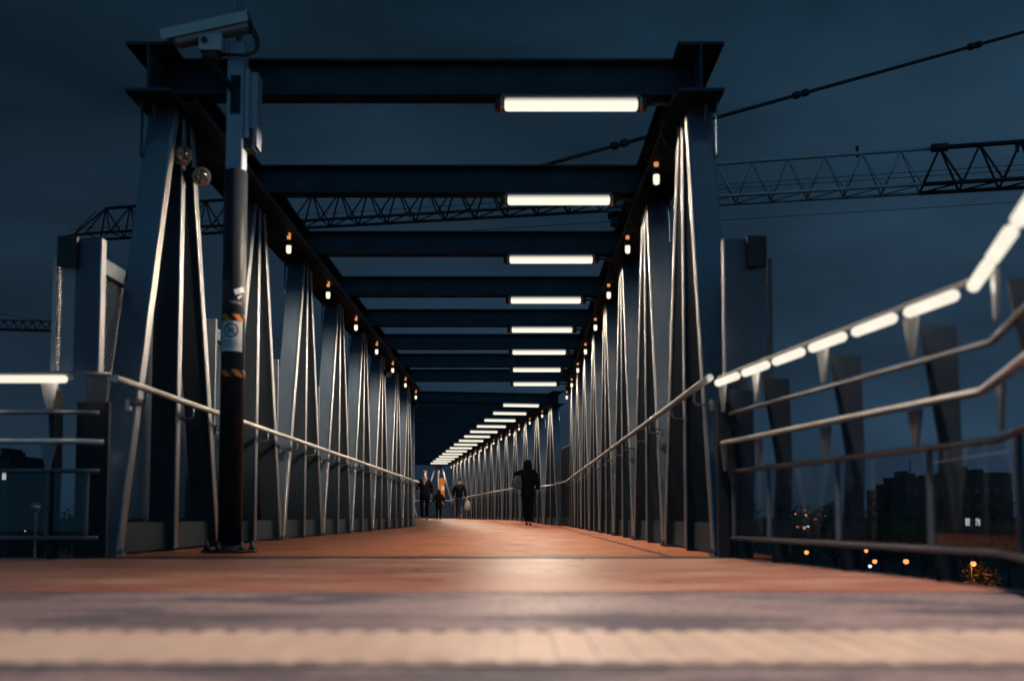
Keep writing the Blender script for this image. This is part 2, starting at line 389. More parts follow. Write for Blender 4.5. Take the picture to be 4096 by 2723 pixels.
def strip_mesh(rows, name, material, thick=.28, nsub=1, kind='structure'):
    g = MB(); k = len(rows)
    top = [p for r in rows for p in r]; n = len(rows[0])
    vs = [Vector(p) for p in top]; fs = []
    for a in range(k-1):
        for b in range(n-1): fs.append((a*n+b, a*n+b+1, (a+1)*n+b+1, (a+1)*n+b))
    bot = [p - Vector((0,0,thick)) for p in vs]
    off = len(vs); fs2 = [tuple(off + i for i in reversed(f)) for f in fs]
    rim = [b for b in range(n)] + [a*n+n-1 for a in range(1,k)] + [(k-1)*n+b for b in range(n-2,-1,-1)] + [a*n for a in range(k-2,0,-1)]
    side = [(rim[i], rim[i-1], off+rim[i-1], off+rim[i]) for i in range(len(rim))]
    g.add(vs + bot, fs + fs2 + side)
    o = g.build(name, material); tag(o, kind=kind); return o

rows = [[(-2.97,6.26,0),(1.66,6.26,0)],[(-2.97,15,0),(1.66,15,0)],[(-2.97,24.6,0),(1.66,24.6,0)]]
for d in (1.0,2.5,4.5,6.5,8.0,16,24,33.2): rows.append([s2(-3.0, d, rise(d)), s2(1.68, d, rise(d))])
rows.append([(-15,58.7,.115),(1.6,62.9,.115)])
strip_mesh(rows, 'path', M['deck'])
# apron in front of the bridge: red band, then grey slab with the ribbed strip let into it
EDGE = [(1.40,6.2),(1.62,4.4),(1.76,3.45)]
strip_mesh([[(-9,6.2,0),(1.42,6.2,0)],[(-9,4.4,0),(1.66,4.4,0)],[(-9,3.42,0),(1.78,3.42,0)]], 'pavement', M['redpave'])
sl = [(-9,3.416),(1.50,3.416)]
cur = []
for k in range(9):
    a = k / 8 * math.pi / 2
    cur.append((1.50 + .22*math.sin(a), 3.416 - .40*(1 - math.cos(a))))
poly = [(-9,3.416)] + cur + [(1.62,2.7),(1.36,1.9),(1.2,.5),(1.2,-6),(-9,-6)]
g = MB(); g.prism([(x,y,-.28) for x,y in poly], (0,0,.278)); o = g.build('pavement', M['slab']); tag(o, kind='structure')
# ribbed tactile strip (one sheet with raised ribs)
g = MB()
g.box((-7,1.735,-.05), (1.24,2.195,.004))
k = 0; xx = -6.9
while xx < 1.2:
    wv = .5 * math.sin(xx * 1.7)
    g.bar((xx,1.75,.003), (xx + .004*wv,2.225,.003), .046, .007, (0,0,1), .0045); xx += .076
o = g.build('tactile_paving', M['tactile']); tag(o, kind='structure')
# joint plate between apron and bridge, its dark colour standing for the shadow line, and the drain slot along the near span
g = MB(); g.box((-2.95,6.14,-.02), (1.36,6.33,.005)); o = g.build('expansion_joint', M['jointplate'])
tag(o, 'expansion joint across the floor, coloured dark as the shadow line where the bridge begins', 'joint')
g = MB(); g.box((.955,6.3,-.0), (.99,24.4,.004)); o = g.build('drain_slot', M['dark'])
tag(o, 'narrow dark drain slot running beside the right kick plates', 'drain')

M['ground'] = mat('dark_ground', (.03,.034,.036), .9, 0, .5, .05, 0, 10)
g = MB(); g.add([(-4000,-400,-9),(4000,-400,-9),(4000,5500,-9),(-4000,5500,-9)], [(0,1,2,3)]); tag(g.build('ground', M['ground']), kind='structure')
# ------------------------------------------------------------------ tube lamps under the cross beams
LAMP_W = 110
def lamp_optic(power, left, right, col):
    """luminaire with a light distribution shaped by hand: left / right = [(cos of angle from straight down, intensity)]"""
    d = bpy.data.lights.new('lamp_light', 'POINT'); d.energy = power; d.color = col; d.shadow_soft_size = 0; d.use_nodes = True
    nt = d.node_tree; N = nt.nodes; L = nt.links; em = N['Emission']
    tc = N.new('ShaderNodeTexCoord'); sp = N.new('ShaderNodeSeparateXYZ'); L.new(tc.outputs['Normal'], sp.inputs[0])
    ng = N.new('ShaderNodeMath'); ng.operation = 'MULTIPLY'; ng.inputs[1].default_value = -1; L.new(sp.outputs[2], ng.inputs[0])
    outs = []
    for prof in (left, right):
        r = N.new('ShaderNodeValToRGB'); L.new(ng.outputs[0], r.inputs[0]); e = r.color_ramp.elements
        while len(e) < len(prof): e.new(.5)
        for el, (p, v) in zip(e, prof): el.position = p; el.color = (v/2, v/2, v/2, 1)
        outs.append(r.outputs[0])
    mr = N.new('ShaderNodeMapRange'); mr.interpolation_type = 'SMOOTHSTEP'; mr.inputs[1].default_value = -.12; mr.inputs[2].default_value = .12; L.new(sp.outputs[0], mr.inputs[0])
    mx = N.new('ShaderNodeMix'); mx.data_type = 'FLOAT'; L.new(mr.outputs[0], mx.inputs[0]); L.new(outs[0], mx.inputs[2]); L.new(outs[1], mx.inputs[3])
    # added falloff along the walkway, holds down glare on the floor
    ab = N.new('ShaderNodeMath'); ab.operation = 'ABSOLUTE'; L.new(sp.outputs[1], ab.inputs[0])
    lv = N.new('ShaderNodeMapRange'); lv.interpolation_type = 'SMOOTHSTEP'; lv.inputs[1].default_value = .55; lv.inputs[2].default_value = .80
    lv.inputs[3].default_value = 2.0; lv.inputs[4].default_value = .2; L.new(ab.outputs[0], lv.inputs[0])
    m2 = N.new('ShaderNodeMath'); m2.operation = 'MULTIPLY'; L.new(lv.outputs[0], m2.inputs[1]); L.new(mx.outputs[0], m2.inputs[0])
    L.new(m2.outputs[0], em.inputs['Strength']); return d
OPTIC = lamp_optic(LAMP_W, [(.08,0),(.20,2.0),(.50,2.0),(.59,.3),(.66,.03),(.80,.15),(.90,1.0)], [(.06,0),(.16,.85),(.5,.8),(.8,.4),(.90,1.0)], (1,.81,.62))
def make_tube_light():
    t = thing('tube_light', 'x', 'lamp', (0,0,0), 0, 'tube lamps under the cross beams')
    MB().lathe([(.03,-.5),(.047,-.492),(.05,-.48),(.05,.48),(.047,.492),(.03,.5)], (.4,0,0), (1,0,0), 20).build('diffuser', M['fitting'], t)
    MB().box((-.12,-.03,.045), (.92,.03,.075)).build('housing', M['galv'], t)
    for e in (-1, 1):
        g = MB(); g.lathe([(.04,0),(.058,.004),(.058,.05),(.05,.07),(.02,.075)], (.4+e*.5,0,0), (e,0,0), 18)
        c = g.build('end_cap', M['dark'], t)
        MB().lathe([(.0585,.012),(.061,.016),(.061,.026),(.0585,.03)], (.4+e*.5,0,0), (e,0,0), 18).build('clip_ring', M['copper'], c)
    MB().tube([(.97,0,0),(1.05,0,.004),(1.10,0,.0),(1.2,0,.0)], .016, 8).build('supply_conduit', M['dark'], t)
    for x_ in (.02, .4, .78):
        o = link('lamp_light', OPTIC, t); o.location = (x_, 0, -.08)
    return t
M['copper'] = mat('warm_metal_ring', (.65,.42,.30), .35, .8, .1, 10)
proto = make_tube_light()
ZL = 3.345
for i in range(N1):
    o = proto if i == 0 else copy_tree(proto)
    o.location = (0, S1[1] + (i + .5) * P1 - .20, ZL)
    o['label'] = f'{ORD[i]} lit tube lamp from the entrance, under the near span roof beams' if i else 'largest nearest lit tube lamp, under the frontmost roof beam'
for i in range(N2):
    o = copy_tree(proto); p = s2(0, (i + .5) * P2 - .20, ZL); o.location = p; o.rotation_euler.z = A2
    o['label'] = f'{ORD[i]} lit tube lamp after the bend, counted away from the black-coated walker'
o = copy_tree(proto); o.location = (-3.7, 60.9, 3.35); o.rotation_euler.z = R(8)
o['label'] = 'last small tube lamp low above the head of the masked woman'

# small pendant lights hung below the side girders
def make_pendant():
    t = thing('girder_light', 'x', 'lamp', (0,0,0), 0, 'small lights hung along the girders')
    MB().lathe([(.010,-.05),(.024,-.042),(.028,-.02),(.028,.03),(.024,.036)], (0,0,-.02), n=14).build('bulb', M['bulb'], t)
    MB().lathe([(.024,.016),(.034,.02),(.034,.065),(.024,.08)], (0,0,0), n=14).build('collar', M['dark'], t)
    MB().lathe([(.018,.085),(.021,.1),(.021,.15),(.008,.175)], (0,0,0), n=14).build('spill_glow', M['amber'], t)  # glowing piece stands in for light cast up on the girder
    return t
pproto = make_pendant(); first = True
for si, side in ((-1, 'left'), (1, 'right')):
    for i in range(N1):
        o = pproto if first else copy_tree(pproto); first = False
        o.location = (IL + .075 if si < 0 else IR - .07, S1[1] + (i + .92) * P1, 3.19)
        MB().tube([(0,0,.075),(si*.05,0,.10),(si*.09,0,.16)], .008, 6).build('arm', M['dark'], o)
        o['label'] = f'{ORD[i]} small glowing pendant light from the entrance along the {side} girder'
        spot(o, (-si*.03, 0, -.09), 4, size=150, blend=.6)
for i in range(N2):
    o = copy_tree(pproto); o.location = s2(IR - .07, (i + .92) * P2, 3.19); o.rotation_euler.z = A2
    for ch in [c for c in bpy.data.objects if c.parent == o and c.type == 'LIGHT']: bpy.data.objects.remove(ch)
    o['label'] = f'{ORD[i]} small glowing pendant light along the far bending girder'

# ------------------------------------------------------------------ handrails on the bridge
def make_handrail(label, pts, side, spots, r=.022):
    t = thing('handrail', label, 'handrail', pts[0])
    o0 = Vector(pts[0])
    MB().tube([Vector(p) - o0 for p in pts], r, 12).build('rail', M['stainless'], t)
    for q, nrm in spots:
        q = Vector(q) - o0; n = Vector(nrm)
        g = MB(); g.tube([q, q + Vector((0,0,-.07)), q + Vector((0,0,-.085)) + n*.02, q + Vector((0,0,-.09)) + n*.13], .008, 7)
        g.box(q + n*.115 + Vector((-.012,-.03,-.125)), q + n*.115 + Vector((.012,.03,-.055)))
        g.build('bracket', M['galv'], t)
    return t
def bpos(n, s): 
    r = []
    for i in range(n): r += [(i + .08) * s, (i + .5) * s, (i + .92) * s]
    return r
ZR = 1.10
make_handrail('stainless handrail running along the left struts of the near span', [(-2.47,6.06,ZR),(-2.46,6.2,ZR),(-2.46,15,ZR),(-2.46,24.7,ZR)], 'L',
              [((-2.46, S1[1]+y, ZR-.02), (-1,0,0)) for y in bpos(N1, P1)])
c2, s2n = math.cos(A2), math.sin(A2)
rr = [(1.17,6.02,ZR),(1.17,15,ZR),(1.17,24.1,ZR),(1.13,24.9,ZR),(1.0,25.9,ZR)] + [tuple(s2(1.14, d, ZR + rise(d))) for d in (.2,2,4,8,16,24,32.6)]
make_handrail('stainless handrail along the right struts, bending with the walkway into the far span', rr, 'R',
              [((1.17, S1[1]+y, ZR-.02), (1,0,0)) for y in bpos(N1, P1)] + [(tuple(s2(1.14, y, ZR + rise(y) - .02)), (c2, s2n, 0)) for y in bpos(N2, P2)])
t3 = make_handrail('short pale handrail across the far end of the walkway', [(-13,59.7,1.2),(-1.2,61.4,1.2)], 'R', [((-4,61.0,1.18),(0,1,0)),((-6,60.71,1.18),(0,1,0))])
# slatted screen closing the gap between the two spans
t = thing('slat_fence', 'dark slatted steel fence panel at the bend between the spans', 'fence', (1.42,24.75,0))
for k in range(9):
    p = Vector((0,0,0)).lerp(Vector((-.22,2.05,0)), k/8)
    MB().box(p + Vector((-.02,-.05,0)), p + Vector((.02,.05,2.05))).build('slat', M['darkpole'], t)
MB().bar((0,0,2.07), (-.22,2.05,2.07), .05, .05, (0,0,1)).build('top_rail', M['darkpole'], t)
MB().bar((0,0,.12), (-.22,2.05,.12), .22, .03, (1,0,0)).build('kick_plate', M['darkpole'], t)

# ------------------------------------------------------------------ lit railings beside the entrance
def railing(name, label, path, seg_start, n_seg, posts, outward, lights=True, lit_len=.338, pitch=.432, tri=True):
    t = thing(name, label, 'railing', (path[0][0], path[0][1], 0)); o0 = Vector((path[0][0], path[0][1], 0))
    P = [Vector((x, y, 0)) - o0 for x, y in path]
    cum = [0]
    for a, b in zip(P, P[1:]): cum.append(cum[-1] + (b - a).length)
    def along(d):
        for k in range(len(P)-1):
            if d <= cum[k+1] or k == len(P)-2:
                return P[k].lerp(P[k+1], (d - cum[k]) / (cum[k+1] - cum[k])), (P[k+1]-P[k]).normalized()
    def out(dr):
        n = Vector((dr.y, -dr.x, 0)); return n * outward
    def rail(nm, z, off, r, d0=0, m='stainless'):
        pts = []
        for k, p in enumerate(P):
            dr = (P[min(k+1, len(P)-1)] - P[max(k-1, 0)]).normalized()
            q = p + out(dr) * off + Vector((0,0,z))
            if k == 0: q += (P[1]-P[0]).normalized() * d0
            pts.append(q)
        MB().tube(pts, r, 10).build(nm, M[m], t)
    rail('top_rail', ZR+.016, .014, .013, 0, 'galv')
    rail('middle_rail', .885, .06, .013, .06, 'galv'); rail('middle_rail', .705, .02, .016, .03)
    rail('panel_rail', .53, .07, .014, .05, 'screenpaint'); rail('panel_rail', .125, .07, .014, .05, 'screenpaint')
    for i in range(n_seg):
        a, b = seg_start + i*pitch, seg_start + i*pitch + lit_len
        pa, dr = along(a); pb, dr2 = along(b)
        if (dr - dr2).length > .01:
            b = next(c for c in cum if a < c < b) - .03
            if b - a < .06: a = b + .065; b = a + lit_len
            pa, dr = along(a); pb, dr2 = along(b)
        n = -out(dr)
        pa = pa + n*.006 + Vector((0,0,ZR-.022)); pb = pb + n*.006 + Vector((0,0,ZR-.022))
        ax = (pb-pa).normalized(); Lg = (pb-pa).length
        MB().lathe([(.010,0),(.020,.006),(.0235,.018),(.0235,Lg-.018),(.020,Lg-.006),(.010,Lg)], pa, ax, 14).build('light_tube', M['tube'], t)
        if lights: 
            for f in ((.5,) if Lg < .5 else (.06, .5, .94)):
                point(t, pa.lerp(pb, f) + n*.04 - Vector((0,0,.035)), RAIL_W if Lg < .5 else RAIL_W*.7, (1,.88,.74), soft=.02)
    for d in posts:
        p, dr = along(d); n = out(dr)
        # bracket plate hanging from the top rail
        a = p + Vector((0,0,ZR-.035)) + n*.012
        MB().prism([a - dr*.055, a + dr*.055, a + dr*.014 + Vector((0,0,-.165)), a - dr*.014 + Vector((0,0,-.165))], n*.012).build('bracket', M['bracket'], t)
        # tapered post plate on the outside
        q = p + n*.05
        g = MB(); g.prism([q + n*.0 + Vector((0,0,1.03)), q + n*.15 + Vector((0,0,1.03)), q + n*.16 + Vector((0,0,.55)), q + n*.13 + Vector((0,0,-.25)), q + n*.03 + Vector((0,0,-.25)), q + n*.075 + Vector((0,0,.55))], dr*.03)
        g.build('post', M['chordgrey'], t)
        b = p + n*.02 + Vector((0,0,.685))
        MB().prism([b - dr*.05, b + dr*.05, b + dr*.012 + Vector((0,0,-.15)), b - dr*.012 + Vector((0,0,-.15))], n*.012).build('bracket', M['galv'], t)
    ks = [0.1] + list(posts) + [cum[-1]]
    for a, b in zip(ks, ks[1:]):
        (pa, d1), (pb, d2_) = along(a+.02), along(b-.02); n = out(d1)*.07
        if (pb-pa).length < .1: continue
        g = MB(); g.prism([pa + n + Vector((0,0,.14)), pb + out(d2_)*.07 + Vector((0,0,.14)), pb + out(d2_)*.07 + Vector((0,0,.515)), pa + n + Vector((0,0,.515))], out(d1)*.006)
        g.build('glass_panel', M['glass'], t)
        MB().bar(pa + n + Vector((0,0,.125)), pa + n + Vector((0,0,.53)), .02, .02).build('panel_stile', M['screenpaint'], t)
    pts = []
    for k, p in enumerate(P):
        dr = (P[min(k+1, len(P)-1)] - P[max(k-1, 0)]).normalized(); pts.append(p + out(dr)*.09 + Vector((0,0,-.03)))
    for a, b in zip(pts, pts[1:]): MB().bar(a, b, .14, .05, (0,0,1)).build('base_channel', M['darkpole'], t)
    return t
RAIL_W = .5
POST_W = 1000
railing('lit_railing', 'curving railing with glowing tubes in its top rail at the right of the entrance', [(1.235,6.14),(1.648,3.56),(1.09,1.69),(1.25,-1.5)], .02, 13,
        [.05, .58, 1.39, 2.17, 2.95, 3.7, 4.5, 5.4], -1)
railing('lit_railing', 'straight railing with a long glowing tube reaching left from the entrance', [(-2.47,6.0),(-2.62,5.94),(-7.5,5.94)], .245, 3,
        [.36, 1.45, 2.6, 3.8], 1, lit_len=1.0, pitch=1.15)

# ------------------------------------------------------------------ CCTV pole
PX, PY = -2.06, 7.14
t = thing('camera_pole', 'tall dark round pole with hazard tape and notices, bolted beside the left struts', 'pole', (PX,PY,0))
MB().lathe([(.084,.02),(.084,2.76),(.07,2.775)], n=40).build('lower_tube', M['darkpole'], t)
g = MB(); g.lathe([(.195,0),(.195,.018),(.09,.02),(.088,.05)], n=36); g.build('base_plate', M['darkpole'], t)
for k in range(6):
    a = k * math.pi/3 + .3
    MB().lathe([(.022,.0),(.022,.025),(.014,.026),(.014,.062),(.004,.064)], (.155*math.cos(a), .155*math.sin(a), .018), n=6).build('bolt', M['dark'], t)
g = MB(); g.bar((0,0,2.77), (0,0,3.72), .125, .125, (1,0,0), .01); up = g.build('upper_post', M['polewhite'], t)
MB().box((-.03,-.075,3.18), (.04,-.0635,3.46)).build('hatch_cover', M['chordgrey'], up)
g = MB(); g.box((.07,-.06,3.0), (.10,.10,3.52)); g.box((.10,-.03,2.95), (.155,.10,3.5)); g.build('junction_box', M['polewhite'], t)
MB().box((.064,-.05,2.93), (.13,.09,3.08)).build('cable_gland', M['dark'], t)
g = MB(); g.tube([(-.02,.09,3.6),(-.02,.09,4.5)], .022, 10); g.build('thin_mast', M['paint'], t)
MB().box((-.085,.03,4.2), (.055,.15,4.5)).build('aerial_box', M['dark'], t)
def patch(name, a0, a1, z0, z1, material, r=.0855, nn=10, skew=0.0, parent=None, th=.0008):
    """a sheet wrapped on the pole; angles in degrees, 0 = facing the camera, + = to the right"""
    g = MB(); vs = []; fs = []; nv = 6 if skew else 1
    for k in range(nn+1):
        for j in range(nv+1):
            a = R(-90 + a0 + (a1-a0)*k/nn + skew*j/nv)
            vs.append((r*math.cos(a), r*math.sin(a), z0 + (z1-z0)*j/nv))
    for k in range(nn):
        for j in range(nv): q = k*(nv+1)+j; fs.append((q, q+nv+1, q+nv+2, q+1))
    g.add(vs, fs, True); o = g.build(name, material, parent or t); return o
M['tapeblack'] = mat('black_tape', (.012,.012,.013), .4); M['tapeorange'] = mat('orange_tape', (.95,.27,.03), .4, 0, .2, 20)
M['paper'] = mat('white_notice_film', (.85,.83,.83), .4, 0, .06, 15); M['ink'] = mat('dark_blue_ink', (.03,.035,.06), .5); M['greyink'] = mat('grey_ink', (.25,.25,.28), .5)
def tape(z0, z1, skew):
    b = patch('hazard_tape', -110, 110, z0, z1, M['tapeblack'], .0856, 30)
    for a in range(-150, 140, 62):
        patch('tape_stripe', a, a+32, z0+.0005, z1-.0005, M['tapeorange'], .0866, 8, skew, b)
def zpx(py): return at(530, py, PY - .085).z
tape(zpx(738), zpx(722), -28); tape(zpx(866), zpx(850), -28)
nb = patch('notice', -52, 62, zpx(808), zpx(738.5), M['paper'], .0862, 14)
zc = (zpx(740) + zpx(780)) / 2; rad = .052
def ring_on_pole(name, r0, r1, parent, m, cz, ca=5, nn=32, r=.0870):
    g = MB(); vs = []; fs = []
    for k in range(nn):
        th = 2*math.pi*k/nn
        for q in (r0, r1):
            ang = R(-90 + ca) + q*math.cos(th)/.0866
            vs.append((r*math.cos(ang), r*math.sin(ang), cz + q*math.sin(th)))
    for k in range(nn):
        j = (k+1) % nn; fs.append((2*k, 2*j, 2*j+1, 2*k+1))
    g.add(vs, fs, True); return g.build(name, m, parent)
ring_on_pole('prohibition_ring', .043, .053, nb, M['ink'], zc)
def stroke(name, p, q, wd, parent, m, ca=5, r=.0874):
    g = MB(); vs = []; d = Vector((q[0]-p[0], q[1]-p[1], 0)); L_ = d.length; d.normalize(); nrm = Vector((-d.y, d.x, 0)); nn = 8
    for k in range(nn+1):
        for e in (-1, 1):
            c = Vector((p[0], p[1], 0)) + d*L_*k/nn + nrm*wd/2*e; ang = R(-90+ca) + c.x/.0866
            vs.append((r*math.cos(ang), r*math.sin(ang), c.y))
    g.add(vs, [(2*k, 2*k+1, 2*k+3, 2*k+2) for k in range(nn)], True); return g.build(name, m, parent)
stroke('slash_bar', (-.032, zc+.032), (.032, zc-.032), .010, nb, M['ink'])
for (p, q, wd) in (((-.028,zc-.006),(.012,zc+.004),.016), ((.004,zc+.016),(.03,zc+.0),.010), ((-.022,zc-.022),(-.004,zc-.02),.01)):
    stroke('bicycle_symbol', p, q, wd, nb, M['greyink'], r=.0872)
for k, wl in enumerate((.05, .055, .046)):
    z = zpx(785 + 6*k); stroke('text_line', (-.06, z), (-.06 + 2*wl, z), .006, nb, M['greyink'])
sb = patch('sticker', -40, 95, zpx(704), zpx(646), M['tapeblack'], .0862, 12)
pz = zpx(672)
stroke('camera_symbol', (.005, pz-.004), (.075, pz+.028), .040, sb, M['paper'], 15)
stroke('camera_symbol', (.030, pz-.045), (.062, pz-.016), .016, sb, M['paper'], 15)
stroke('text_line', (-.03, zpx(694)), (.06, zpx(697)), .02, sb, M['greyink'], 15)

# CCTV camera on its bracket
cb = at(490, 128, PY - .1)
t = thing('security_camera', 'white security camera with sunshield and cable loop on top of the pole', 'camera', (cb.x, cb.y, cb.z))
def rel(px, py, Y=PY-.1): return at(px, py, Y) - cb
f0, r0 = rel(408, 92), rel(572, 56); ax = (r0 - f0).normalized(); upv = Vector((-ax.z, 0, ax.x)); sd = Vector((0,1,0))
g = MB(); g.bar(f0, r0, .13, .11, upv, .03); g.build('housing', M['white'], t)
g = MB()
a, b = f0 - ax*.09, r0 + ax*.02
prof = [(-.085,-.02),(-.08,.05),(-.05,.078),(.05,.078),(.08,.05),(.085,-.02),(.079,-.02),(.074,.046),(.047,.072),(-.047,.072),(-.074,.046),(-.079,-.02)]
g.loft([[c + sd*x + upv*y for x, y in prof] for c in (a, b)]); g.build('sunshield', M['white'], t)
MB().lathe([(.045,-.012),(.045,.0),(.03,.002)], f0 - ax*.0, -ax, 18).build('lens', M['dark'], t)
pb0 = rel(488, 108)
g = MB(); g.box(pb0 + Vector((-.075,-.06,-.05)), pb0 + Vector((.085,.06,.07))); hd = g.build('pan_head', M['white'], t)
MB().lathe([(.022,0),(.022,.012),(.01,.013)], pb0 + Vector((-.035,-.06,.02)), (0,-1,0), 14).build('pivot_screw', M['dark'], hd)
g = MB(); g.lathe([(.05,-.01),(.07,.02),(.062,.055)], pb0 + Vector((0,0,-.11)), (0,0,1), 18); g.build('pan_base', M['dark'], t)
q0 = rel(494, 132); q1 = rel(492,150); q2 = Vector((PX-.02, PY-.07, 3.36)) - cb
MB().tube([q0, q1, q1.lerp(q2,.5), q2], .022, 10).build('bracket', M['chordgrey'], t)
g = MB(); cp = [rel(570,60), rel(583,72), rel(592,92), rel(594,108), rel(586,122), rel(566,128), rel(540,127), rel(512,126)]
g.tube(cp, .014, 8, radii=[.022,.022,.019,.017,.014,.013,.013,.013]); g.build('cable', M['rubber'], t)
MB().lathe([(.03,-.02),(.03,.03)], rel(572,56), ax, 12).build('cable_plug', M['dark'], t)

# spotlights clamped under the left girder
def make_spotlight(loc, n, label):
    t = thing('floodlight', label, 'floodlight', loc)
    for k in range(n):
        c = Vector((.09*k, .18*k, -.10*k)); d = Vector((.55,-.75,-.35)).normalized()
        g = MB(); g.lathe([(.02,-.16),(.055,-.15),(.062,-.04),(.072,0),(.074,.02),(.066,.022)], c, d, 18); h = g.build('lamp_head', M['dark'], t)
        MB().lathe([(.060,.010),(.056,.024),(.03,.034),(.004,.036)], c, d, 18).build('lens', M['chrome'], h)
    MB().tube([(0,0,0),(-.03,.03,.12),(-.06,.05,.30)], .012, 8).build('bracket', M['dark'], t)
    MB().tube([(.02,.08,-.05),(-.05,.1,.02),(-.02,.06,.14),(-.06,.07,.3)], .008, 6).build('cable', M['rubber'], t)
M['chrome'] = mat('reflector_glass', (.20,.19,.17), .05, .9, .1, 10)
make_spotlight(at(418, 358, 7.35), 2, 'twin floodlight heads clamped at the top of the nearest left strut frame')
make_spotlight((-2.49, 19.0, 2.98), 1, 'single round floodlight far along the left girder')

# ------------------------------------------------------------------ overhead cable
p0 = Vector((.06, 9.77, 3.70)); p1 = at(2359, 74, 12.0); d = p1 - p0
t = thing('overhead_cable', 'thick black cable with clamps rising from a roof beam to the upper right', 'cable', p0)
MB().tube([d*0, d*.3, d*.6, d*1.0, d*2.2], .02, 8).build('cable', M['rubber'], t)
for f in (.16, .5, .88):
    c = d*f; ax_ = d.normalized()
    for e in (-.06, .06):
        MB().lathe([(.02,-.035),(.042,-.03),(.042,.03),(.02,.035)], c + ax_*e, ax_, 10).build('clamp', M['rubber'], t)

# ------------------------------------------------------------------ tower cranes
def lattice(g, A, B, hgt, wid, n, rc=.07, rd=.035, up=Vector((0,0,1)), i0=0, i1=None, hg2=None):
    """triangular jib: one top chord above two bottom chords"""
    ax = (B - A); s = ax.normalized().cross(up).normalized()
    i1 = n if i1 is None else i1
    H = lambda f: hgt + ((hg2 or hgt) - hgt) * f
    bl = lambda k: A + ax*(k/n) - s*wid/2
    br = lambda k: A + ax*(k/n) + s*wid/2
    tp = lambda k: A + ax*((k+.5)/n) + up*H(k/n)
    g.tube([bl(i0), bl(i1)], rc, 6); g.tube([br(i0), br(i1)], rc, 6); g.tube([tp(i0), tp(min(i1, n-1))], rc*1.15, 6)
    for k in range(i0, i1):
        for f in (bl, br):
            g.tube([f(k), tp(k)], rd, 5); g.tube([tp(k), f(k+1)], rd, 5)
        g.tube([bl(k), br(k)], rd*.8, 4); g.tube([bl(k), br(k+1)], rd*.8, 4)
JA, JB = at(160, 548, 58), at(2700, 402, 42)
t = thing('tower_crane', 'long dark lattice tower crane jib crossing the whole sky behind the roof beams', 'crane', (JB.x+1.2, JB.y, -9))
o0 = Vector(t.location); A_, B_ = JA - o0, JB - o0; NJ = 34
k1, k2 = 19, 28
g = MB(); lattice(g, A_, B_, 1.62, 1.3, NJ, .085, .05, hg2=1.92, i0=1, i1=k1)
tipc = A_ + (B_-A_)/NJ*1
top1 = A_ + (B_-A_)*(1.5/NJ) + Vector((0,0,1.62))
for yy in (-.65,.65): g.tube([A_ + Vector((0,yy*.5,0)), tipc + Vector((0,yy,0))], .085, 6); 
g.tube([A_, top1], .05, 6); g.tube([A_ + Vector((.5,0,0)), A_ + Vector((.5,0,.55)), top1 + Vector((-.6,0,-.2))], .03, 5)
g.build('jib_end', M['crane'], t)
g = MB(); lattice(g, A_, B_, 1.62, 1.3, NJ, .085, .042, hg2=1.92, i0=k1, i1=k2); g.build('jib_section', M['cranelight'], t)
jk = A_ + (B_-A_)*((k2+.5)/NJ) + Vector((0,0,1.62 + .3*k2/NJ)); MB().lathe([(.06,-.42),(.19,-.35),(.19,.35),(.06,.42)], jk, (B_-A_), 10).build('jib_coupling', M['crane'], t)
g = MB(); lattice(g, A_, B_, 1.62, 1.3, NJ, .10, .055, hg2=1.92, i0=k2, i1=NJ); g.build('jib_root', M['crane'], t)
# trolley, hoist ropes, top markers
T0 = at(1418, 486, 50.1) - o0
g = MB(); g.box(T0 + Vector((-.35,-.6,-.25)), T0 + Vector((.35,.6,.45))); g.box(T0 + Vector((-.25,-.3,-.75)), T0 + Vector((.12,.3,-.2))); g.build('trolley', M['crane'], t)
g = MB(); g.tube([T0 + Vector((-.1,0,-.7)), T0 + Vector((-.1,0,-1.6))], .02, 5); g.tube([T0 + Vector((.1,0,-.7)), T0 + Vector((.1,0,-1.6))], .02, 5)
g.lathe([(.05,0),(.12,.08),(.12,.25),(.04,.3)], T0 + Vector((0,0,-1.8)), n=10); g.build('hook_block', M['crane'], t)
g = MB()
for f, dz in ((.545,.75),(.0,.5)):
    a_ = A_ + (B_-A_)*f + Vector((0,0,dz)); g.tube([a_, B_ + Vector((0,0,dz+.1))], .016, 5)
g.build('trolley_rope', M['crane'], t)
for (px, py, Y) in ((1975, 355, 46.3), (2343, 343, 44)):
    c = at(px, py, Y) - o0; MB().box(c + Vector((-.06,-.06,-.15)), c + Vector((.06,.06,.38))).build('marker_post', M['crane'], t)
# mast just beyond the right edge of the picture
g = MB(); hx = B_.z + 3
for sx in (-.8,.8):
    for sy in (-.8,.8): g.tube([(sx,sy,0),(sx,sy,hx)], .09, 6)
zz = 0
while zz < hx - 1.6:
    for a_, b_ in (((-.8,-.8),(.8,-.8)),((.8,-.8),(.8,.8)),((.8,.8),(-.8,.8)),((-.8,.8),(-.8,-.8))):
        g.tube([(*a_, zz), (*b_, zz+1.6)], .045, 4)
    zz += 1.6
g.build('mast', M['crane'], t)
MB().box((-1.2,-1.2,B_.z-.6), (1.2,1.2,B_.z+.1)).build('slewing_ring', M['crane'], t)
# small far crane on the left
A_, B_ = at(-260, 752, 190), at(128, 762, 190)
t = thing('tower_crane', 'tiny distant crane jib low in the sky at far left', 'crane', (A_.x-1, A_.y, -9)); o0 = Vector(t.location)
g = MB(); lattice(g, A_-o0, B_-o0, 1.8, 1.5, 18, .13, .08); g.build('jib', M['crane'], t)
g = MB(); g.tube([A_-o0 + Vector((12,0,4)), B_-o0 + Vector((-2,0,1.9))], .07, 5); g.build('pendant_rope', M['crane'], t)
MB().bar((0,0,0), (0,0,A_.z+9+5), 1.4, 1.4).build('mast', M['crane'], t)
